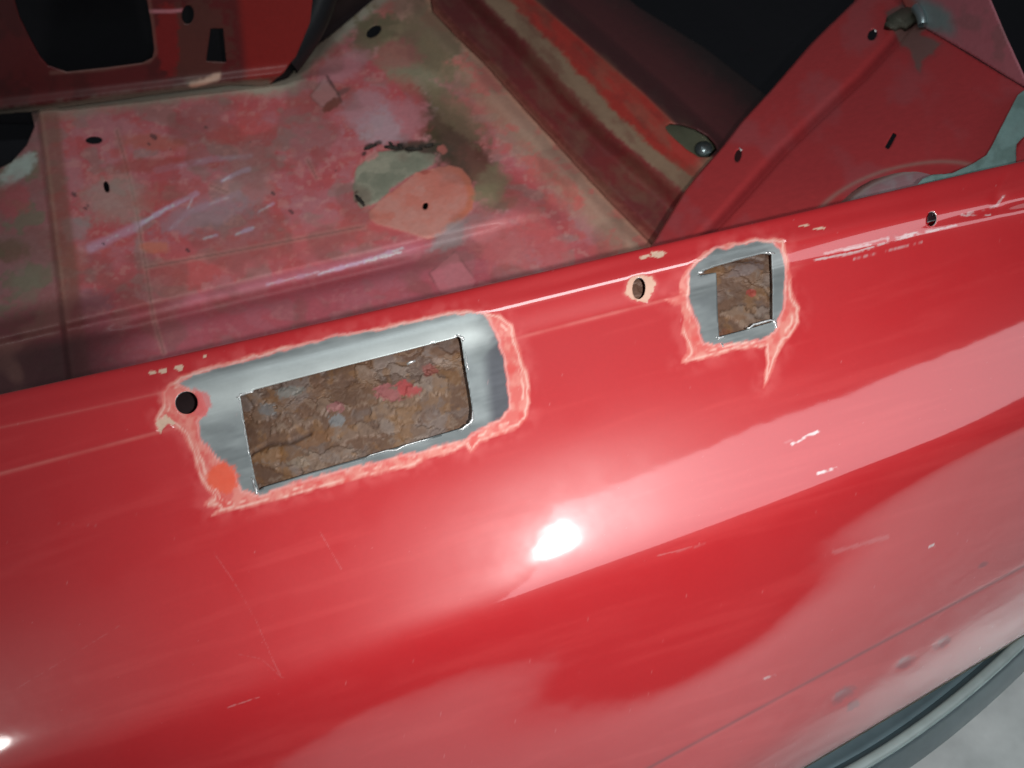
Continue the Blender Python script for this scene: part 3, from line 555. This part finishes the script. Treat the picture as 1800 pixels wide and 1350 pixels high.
floorpan = build('boot_floor', U, V, P(U, V, zfloor(U, V)), FLOORP, [ell(165, 246, 15, 7, 0, 16), ell(187, 328, 5, 11, -15, 12), ell(657, 55, 15, 9, -35, 18), ell(748, 363, 5, 7, 20, 10), LHOLE], paint_floor, [M_INNER], .0014, body, snap=3)
floorpan['label'] = 'scraped dull red and mauve floor pan with primer and scorch patches'

M_SCALE = simple('burnt_weld_scale', (.045, .038, .032), .7, .2, .8, 200, .5)
for i, px in enumerate([[(676, 258), (686, 262), (700, 261)], [(700, 254), (706, 262)], [(712, 262), (728, 265), (742, 262)], [(640, 262), (652, 256), (662, 254)], [(684, 250), (690, 256)], [(746, 258), (762, 254)], [(626, 344), (632, 356), (640, 362)]]):
    pq = [P(u, v, float(zfloor(np.array([[u * 1.]]), np.array([[v * 1.]]))[0, 0]) + .0015) for u, v in px]; pq = [pq[0]] + [pq[0] * (1 - t) + pq[-1] * t for t in (.35, .7)] + [pq[-1]]
    lump('weld_bead', pq, .0030, M_SCALE, floorpan, 40 + i)
# ------------------------------------------------------------------ diagonal rail
def zrail(U, V):
    w = (U - uA(V)) / (uC(V) - uA(V)); z = ZF - .004 + .012 * ss(0, .2, w) + .030 * ss(.55, 1.0, w)
    r = U - uR(V); z += .006 * ss(-60, -20, r); z -= .05 * ss(0, 60, r); z -= 0.10 * ss(40, 400, r); z += .002 * (fbm(U / 60, V / 60, 500, 2) - .5)
    return z
K2 = 1.55
def paint_rail(U, V):
    a = fbm(U / 60, V / 60, 511, 4); c = fbm(U / 12, V / 10, 523, 3); e = fbm(U / 5, V / 5, 529, 2); w_ = (c - .5) * 18 + (e - .5) * 6
    col = np.broadcast_to(S(108, 38, 38, K2), U.shape + (3,)).copy()
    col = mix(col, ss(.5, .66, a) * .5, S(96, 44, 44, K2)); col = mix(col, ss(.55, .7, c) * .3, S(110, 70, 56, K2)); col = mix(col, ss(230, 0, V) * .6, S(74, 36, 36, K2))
    rA = U - uA(V); col = mix(col, ss(26, 0, rA + w_) * .6, S(150, 96, 80, K2))
    rC = U - uC(V); rR = U - uR(V)
    w_ = w_ * 1.5
    m = ss(-6, 4, rC + w_ * .4) * ss(52, 40, rC - .06 * V + w_ * .5); wd = ss(-4, 6, rC + w_ * .5) * ss(-28, -44, rR + w_ * .35)
    wd = ss(-6, 5, rC + w_ * .4) * ss(46 + .05 * V[0, 0], 36, rC + w_ * .5)
    red = ss(34, 48, rC + w_ * .7) * ss(4, -4, rR + w_ * .1)
    col = mix(col, ss(-6, 5, rC + w_ * .4) * ss(4, -4, rR), S(128, 104, 84, K2)); 
    col = mix(col, red * ss(1262, 1228, U + V * .25 - 60), S(146, 44, 36, K2))
    col = mix(col, ss(0, 8, rR) * .9, S(70, 34, 36, K2)); col = mix(col, ss(0, 8, rR) * ss(.5, .65, a) * .5, S(74, 46, 44, K2)); col = mix(col, ss(90, 210, rR + w_), S(36, 26, 26, K2))  # dimming with distance beyond the rail is put into the colour
    col = mix(col, ss(10, 0, dline([(1225, 80), (1300, 130), (1360, 180)], U, V, 20)) * 0, S(0, 0, 0))
    gr = fbm((U + V) / 70, (V - U) / 30, 560, 5); col = mix(col, ss(.42, .70, gr) * .42 * ss(60, -20, rR), S(104, 78, 62, K2)); col = mix(col, ss(.5, .72, fbm((U + V) / 50, (V - U) / 24, 570, 4)) * .35 * ss(10, -10, rR), S(92, 38, 34, K2))
    return np.clip(col, 0, .85), np.stack([0 * a, .6 + 0 * a, .15 + 0 * a], -1), .0006 * (c - .5) + .0004 * wd
U, V = grid(690, 1560, -110, 620, 2.5)
RAILP = [(745, -60), (760, 20), (800, 63), (850, 110), (917, 187), (1000, 277), (1067, 350), (1133, 417), (1200, 490), (1210, 600), (1400, 560), (1500, 420), (1480, 280), (1345, 165), (1240, 84), (1120, 10), (1040, -60)]
RHOLE = ell(1226, 250, 32, 62, -62, 30); RHOLE = [(1168, 222), (1178, 216), (1200, 218), (1225, 226), (1245, 238), (1258, 252), (1262, 262), (1248, 276), (1228, 276), (1206, 262), (1188, 246), (1174, 232)]
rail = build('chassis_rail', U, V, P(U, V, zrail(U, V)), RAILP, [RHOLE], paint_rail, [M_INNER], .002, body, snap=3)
rail['label'] = 'diagonal rail with tan sealer edge and bright red top'
def paint_dark(r, g, b_, k=1.0, vr=.4):
    def f(U, V):
        a = fbm(U / 40, V / 40, 601, 4); c = S(r, g, b_, k); col = np.broadcast_to(c, U.shape + (3,)) * (1 + vr * (a - .5)[..., None] * 2); return col, np.stack([0 * a, .6 + 0 * a, 0 * a], -1), .001 * (a - .5)
    return f
# grey plate seen through the oval hole, with a domed bolt
U, V = grid(1140, 1300, 190, 310, 4)
plate = build('rail_lower_plate', U, V, P(U, V, .585 + 0 * U), None, (), paint_dark(120, 124, 104, 1.6), [M_INNER], .002, rail)
bm = bmesh.new(); bmesh.ops.create_uvsphere(bm, u_segments=20, v_segments=12, radius=.013); me = bpy.data.meshes.new('bolt'); bm.to_mesh(me); bm.free(); me.materials.append(M_CHROME)
for f in me.polygons: f.use_smooth = True
bo = bpy.data.objects.new('bolt', me); COL.objects.link(bo); bo.location = Vector([float(c) for c in P(1237, 262, .598)]); bo.scale = (1, 1, .8); child(bo, rail)

# black sheet added for the darkness below and beyond the rail and the floor
U, V = grid(-240, 2100, -240, 660, 30)
build('underbody_shade', U, V, P(U, V, .43 - .00008 * U), None, (), paint_dark(17, 16, 22, 1.0), [M_BLACK], .003, body)

# ------------------------------------------------------------------ bulkhead behind the boot floor
a0 = P(72, 196, ZF); b0 = P(450, 152, ZF); tdir = (b0 - a0) / np.linalg.norm(b0 - a0); nb = np.cross(tdir, np.array([0, 0, 1.0])); nb /= np.linalg.norm(nb); nb = nb + np.array([0, 0, .0]); 
nb = nb if nb @ (CAM - a0) > 0 else -nb
def paint_bulk(U, V):
    a = fbm(U / 50, V / 50, 701, 4); c = fbm(U / 12, V / 10, 711, 3)
    col = np.broadcast_to(S(112, 36, 38, 0.85), U.shape + (3,)).copy(); col = mix(col, ss(.5, .65, a) * .6, S(70, 26, 26, 1.1)); 
    m = ss(1.2, .8, blob(350, 70, 58, 80, 0)(U, V) + (c - .5)); col = mix(col, m * .8, S(90, 56, 48, 1.2)); col = mix(col, ss(1.2, .8, blob(295, 70, 20, 60, 0)(U, V) + (c - .5)), S(130, 30, 30, 1.2)); 
    col = mix(col, ss(5, 1, dline([(262, 20), (300, 20), (320, 18)], U, V, 20)) * .8, S(190, 130, 140, 1.6)); 
    col = mix(col, ss(410, 430, U + V * -.1), S(150, 38, 34, 1.1)); col = mix(col, ss(6, 1, dline([(90, 128), (180, 122), (262, 108), (274, 94), (268, 40), (262, 0)], U, V, 20)) * .5, S(120, 90, 80, 1.6))
    col = mix(col, ss(18, 2, dline([(-150, 212), (72, 192), (222, 170), (347, 150), (470, 148)], U, V, 30) + (c - .5) * 14) * .8, S(120, 116, 104, 1.4)); col = mix(col, ss(8, 1, dline([(340, 146), (385, 132)], U, V, 20) + (c - .5) * 6) * .9, S(180, 150, 130, 1.8))
    h = .004 * ss(.2, .8, (V - 125) / 20.) * 0 + .001 * (a - .5) + .010 * np.exp(-((V + .12 * U - 185) / 9) ** 2)
    return col, np.stack([0 * a, .5 + 0 * a, .4 + 0 * a], -1), h
U, V = grid(-160, 560, -110, 216, 2.5)
OP1 = [(-10, -60), (22, -10), (34, 30), (56, 75), (70, 100), (84, 116), (117, 127), (190, 119), (250, 111), (268, 102), (271, 86), (266, 42), (258, 0), (255, -60)]
bulk = build('bulkhead', U, V, Pl(U, V, a0, nb), [(-150, -100), (560, -100), (545, 40), (520, 100), (472, 152), (403, 150), (347, 156), (222, 174), (72, 195), (-150, 213)], [OP1, ell(330, 26, 11, 17, 5, 16), [(370, 50), (392, 50), (398, 110), (362, 108)]], paint_bulk, [M_INNER], .002, body, snap=3)
bulk['label'] = 'dark red bulkhead with one large and two small openings'
Vb = Pl(U, V, a0 - nb * .22, nb); build('bulkhead_backing', U, V, Vb, None, (), paint_dark(16, 18, 26), [M_BLACK], .002, body)  # black sheet added for the darkness inside the openings
# flank that sweeps round from the bulkhead, black inside
U, V = grid(455, 760, -110, 170, 3)
fa = P(472, 152, ZF - .01); fb = P(680, -6, ZF - .01); td = fb - fa; td /= np.linalg.norm(td); nf = np.cross(td, [0, 0, 1.0]); nf /= np.linalg.norm(nf); nf = nf if nf @ (CAM - fa) > 0 else -nf
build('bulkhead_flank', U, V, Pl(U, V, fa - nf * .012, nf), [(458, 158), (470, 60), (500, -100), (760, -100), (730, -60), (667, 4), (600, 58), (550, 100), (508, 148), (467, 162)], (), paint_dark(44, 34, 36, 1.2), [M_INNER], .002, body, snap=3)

# rubber hose lying in the corner and a thin cable
def tube(name, pts, r, mat, seg=10, jit=0):
    cu = bpy.data.curves.new(name, 'CURVE'); cu.dimensions = '3D'; cu.bevel_depth = r; cu.bevel_resolution = 4; cu.resolution_u = 8; sp = cu.splines.new('NURBS'); sp.points.add(len(pts) - 1); sp.order_u = 4; sp.use_endpoint_u = True
    for q, p in zip(sp.points, pts): q.co = (float(p[0]), float(p[1]), float(p[2]), 1)
    cu.materials.append(mat); t = bpy.data.objects.new(name + '_c', cu); COL.objects.link(t); dg = bpy.context.evaluated_depsgraph_get(); me = bpy.data.meshes.new_from_object(t.evaluated_get(dg)); bpy.data.objects.remove(t)
    me.name = name; o = bpy.data.objects.new(name, me); COL.objects.link(o); return o
hose = tube('rubber_hose', [P(596, -90, .72), P(580, -40, .70), P(566, 10, .675), P(545, 60, .655), P(515, 100, .645), P(505, 112, .64)], .022, M_RUBBER)
hose['label'] = 'short thick black rubber hose in the dark corner beside the bulkhead'; hose['category'] = 'hose'
cab = tube('cable', [P(598, -60, .70), P(590, 0, .668), P(570, 45, .650), P(545, 82, .635), P(512, 108, .632), P(480, 120, .630), P(440, 126, .634), P(395, 130, .640), P(380, 131, .645)], .0016, M_WIRE)
cab['label'] = 'thin brownish cable running along the foot of the bulkhead past the hose'; cab['category'] = 'cable'

# ------------------------------------------------------------------ inner wing plate at the right
ip0, ipn = plane3((1150, 430, .735), (1500, 0, .70), (1800, 200, .82))
GRV = [(1180, 480), (1250, 405), (1300, 352), (1378, 264), (1440, 205), (1518, 134), (1564, 84), (1600, 40), (1640, -20), (1690, -100)]
ug = lerpv([(x, y) for x, y in GRV[::-1]])
def wingS(U, V):
    p = Pl(U, V, ip0, ipn); d = U - ug(V)
    off = .006 * ss(6, -6, d) - .004 * np.exp(-(d / 9) ** 2)
    off = off + .002 * np.sin(U / 60) * 0 + .0025 * (fbm(U / 120, V / 120, 801, 2) - .5)
    n = ipn if ipn[2] > 0 else -ipn
    e = dline([(1137, 437), (1200, 333), (1267, 255), (1300, 212), (1362, 143), (1424, 72), (1499, 0)], U, V, 40); off = off - .010 * ss(14, 0, e)
    return p + n * off[..., None]
K3 = 1.65
def paint_wing(U, V):
    a = fbm(U / 80, V / 80, 811, 4); c = fbm(U / 12, V / 12, 817, 3)
    col = np.broadcast_to(S(152, 46, 48, K3), U.shape + (3,)).copy(); col = mix(col, ss(.45, .65, a) * .4, S(136, 72, 76, K3)); d = U - ug(V)
    col = mix(col, np.exp(-(d / 7) ** 2) * .7, S(84, 16, 20, K3)); col = mix(col, ss(0, 12, d) * ss(380, 300, V) * .25, S(110, 34, 40, K3))
    STN = [(1560, 30), (1590, 10), (1640, 40), (1620, 60), (1655, 75), (1640, 95), (1622, 108), (1618, 128), (1606, 118), (1600, 95), (1580, 72), (1566, 56)]
    q = sd(STN, U, V, 30) + (c - .5) * 12; col = mix(col, ss(2, -4, q) * .9, S(88, 76, 70, K3)); col = mix(col, ss(10, 0, q) * .3, S(96, 50, 50, K3))
    q = blob(1590, 360, 150, 62, -14)(U, V); col = mix(col, np.exp(-((q - 1.08) / .05) ** 2) * .6, S(126, 104, 96, K3)); 
    return col, np.stack([0 * a, .42 + .15 * (a - .5), .35 + 0 * a], -1), .0004 * (c - .5)
U, V = grid(1120, 1900, -110, 560, 2.5)
WINGP = [(1080, 520), (1137, 437), (1200, 333), (1225, 303), (1267, 255), (1300, 212), (1362, 143), (1424, 72), (1499, 0), (1560, -60), (1600, -20), (1627, 50), (1700, 92), (1798, 152), (1880, 200), (1880, 480), (1500, 540)]
HW = [ell(1534, 68, 8, 11, 25, 14), ell(1299, 281, 6, 12, 15, 14), [(1570, 233), (1577, 237), (1562, 264), (1555, 259)]]
wing = build('inner_wing', U, V, wingS(U, V), WINGP, HW, paint_wing, [M_INNER], .0015, body, snap=3)
wing['label'] = 'red inner wing plate with a folded groove and drilled holes'
for (x, y, q) in ((1540, 62, .004), (1305, 272, .0035)):
    p = wingS(np.array([[x * 1.]]), np.array([[y * 1.]]))[0, 0]; lump('hole_rim', [p + Rt * -.003 + Up * .003, p, p + Rt * .004 - Up * .001, p + Rt * .004 - Up * .005], .0012, M_STEEL, wing, 5)
# pinkish gusset above it
e1 = wingS(np.array([[1627.]]), np.array([[50.]]))[0, 0]; e2 = wingS(np.array([[1798.]]), np.array([[152.]]))[0, 0]; e3 = P(1690, -60, .84)
gn = np.cross(e2 - e1, e3 - e1); gn /= np.linalg.norm(gn)
def paint_gus(U, V):
    a = fbm(U / 40, V / 40, 831, 4); col = np.broadcast_to(S(138, 84, 92, 1.9), U.shape + (3,)).copy(); col = mix(col, ss(.5, .65, a) * .5, S(110, 84, 84, 1.7)); col = mix(col, ss(1.3, .6, blob(1640, 30, 46, 24, 30)(U, V) + (a - .5)) * .9, S(92, 116, 116, 1.7)); col = mix(col, ss(1.3, .6, blob(1570, 5, 40, 16, 10)(U, V) + (a - .5)) * .9, S(140, 70, 64, 1.7))
    return col, np.stack([0 * a, .5 + 0 * a, .2 + 0 * a], -1), .001 * (a - .5)
U, V = grid(1540, 1860, -110, 200, 3)
build('gusset', U, V, Pl(U, V, e1, gn), [(1550, -60), (1596, 22), (1627, 50), (1700, 92), (1798, 152), (1806, 150), (1770, 70), (1740, 0), (1715, -60)], (), paint_gus, [M_INNER], .0015, body, snap=3)
# bracket with a domed bolt in the corner
def pebble(name, u, v, z, s, mat, parent, rot=0):
    bm = bmesh.new(); bmesh.ops.create_cube(bm, size=1); bmesh.ops.bevel(bm, geom=bm.edges, offset=.22, segments=3, affect='EDGES'); me = bpy.data.meshes.new(name); bm.to_mesh(me); bm.free(); me.materials.append(mat)
    for f in me.polygons: f.use_smooth = True
    o = bpy.data.objects.new(name, me); COL.objects.link(o); o.location = Vector([float(c) for c in P(u, v, z)]); o.scale = s; o.rotation_euler = (0, 0, rot); child(o, parent); return o
M_OLIVE = simple('dirty_olive_steel', (.10, .10, .075), .4, .4, .6, 80, .4)
zc = float(wingS(np.array([[1600.]]), np.array([[45.]]))[0, 0][2])
brk = pebble('bracket', 1588, 34, zc + .006, (.055, .030, .016), M_OLIVE, wing, .5)
b2 = tube('bolt', [P(1610, 14, zc + .02), P(1622, 26, zc + .022), P(1622, 44, zc + .015)], .006, M_CHROME); b2.data.materials[0] = M_CHROME; child(b2, wing)
# wheel arch crown peeping over the outer panel
U, V = grid(1430, 1900, 250, 480, 3)
q = blob(1620, 420, 175, 128, -10)(U, V); za = .775 + .06 * np.sqrt(np.clip(1.05 - q ** 2, 0, 1))
def paint_arch(U, V):
    a = fbm(U / 30, V / 30, 841, 4); q = blob(1620, 420, 175, 128, -10)(U, V); col = np.broadcast_to(S(150, 128, 132, 1.5), U.shape + (3,)).copy(); col = mix(col, ss(.5, .66, a) * .5, S(150, 96, 102, 1.5)); col = mix(col, ss(.88, .97, q), S(116, 84, 78, 1.5)); col = mix(col, np.exp(-((q - .93) / .02) ** 2) * .5, S(170, 160, 156, 1.5))
    return col, np.stack([0 * a, .5 + 0 * a, .2 + 0 * a], -1), .001 * (a - .5)
arch = build('wheel_arch', U, V, P(U, V, za), [(1446, 380), (1462, 361), (1502, 333), (1564, 299), (1611, 289), (1704, 287), (1760, 300), (1860, 330), (1880, 440), (1640, 470), (1480, 470), (1440, 430)], (), paint_arch, [M_INNER], .0015, body, snap=3)
# pale green masking paper strip
U, V = grid(1590, 1900, 130, 380, 2.5)
def paint_paper(U, V):
    a = fbm(U / 30, V / 30, 851, 4); col = np.broadcast_to(S(124, 156, 152, 1.0), U.shape + (3,)).copy(); col = mix(col, ss(.45, .65, a) * .6, S(98, 124, 118, 1.)); return col, np.stack([0 * a, .7 + 0 * a, 0 * a], -1), .003 * (fbm((U + V) / 22, (U - V) / 60, 855, 3) - .5)
paper = build('masking_paper', U, V, P(U, V, .868 - .0002 * (U - 1600) + 0 * V), [(1611, 326), (1622, 314), (1640, 307), (1673, 305), (1710, 288), (1736, 271), (1748, 249), (1760, 224), (1773, 199), (1790, 166), (1812, 150), (1880, 130), (1880, 240), (1800, 240), (1786, 254), (1785, 290), (1780, 330), (1616, 350)], (), paint_paper, [M_INNER], .0008, None, snap=3)
paper['label'] = 'crumpled pale green paper strip behind the panel edge at the right'; paper['category'] = 'masking paper'
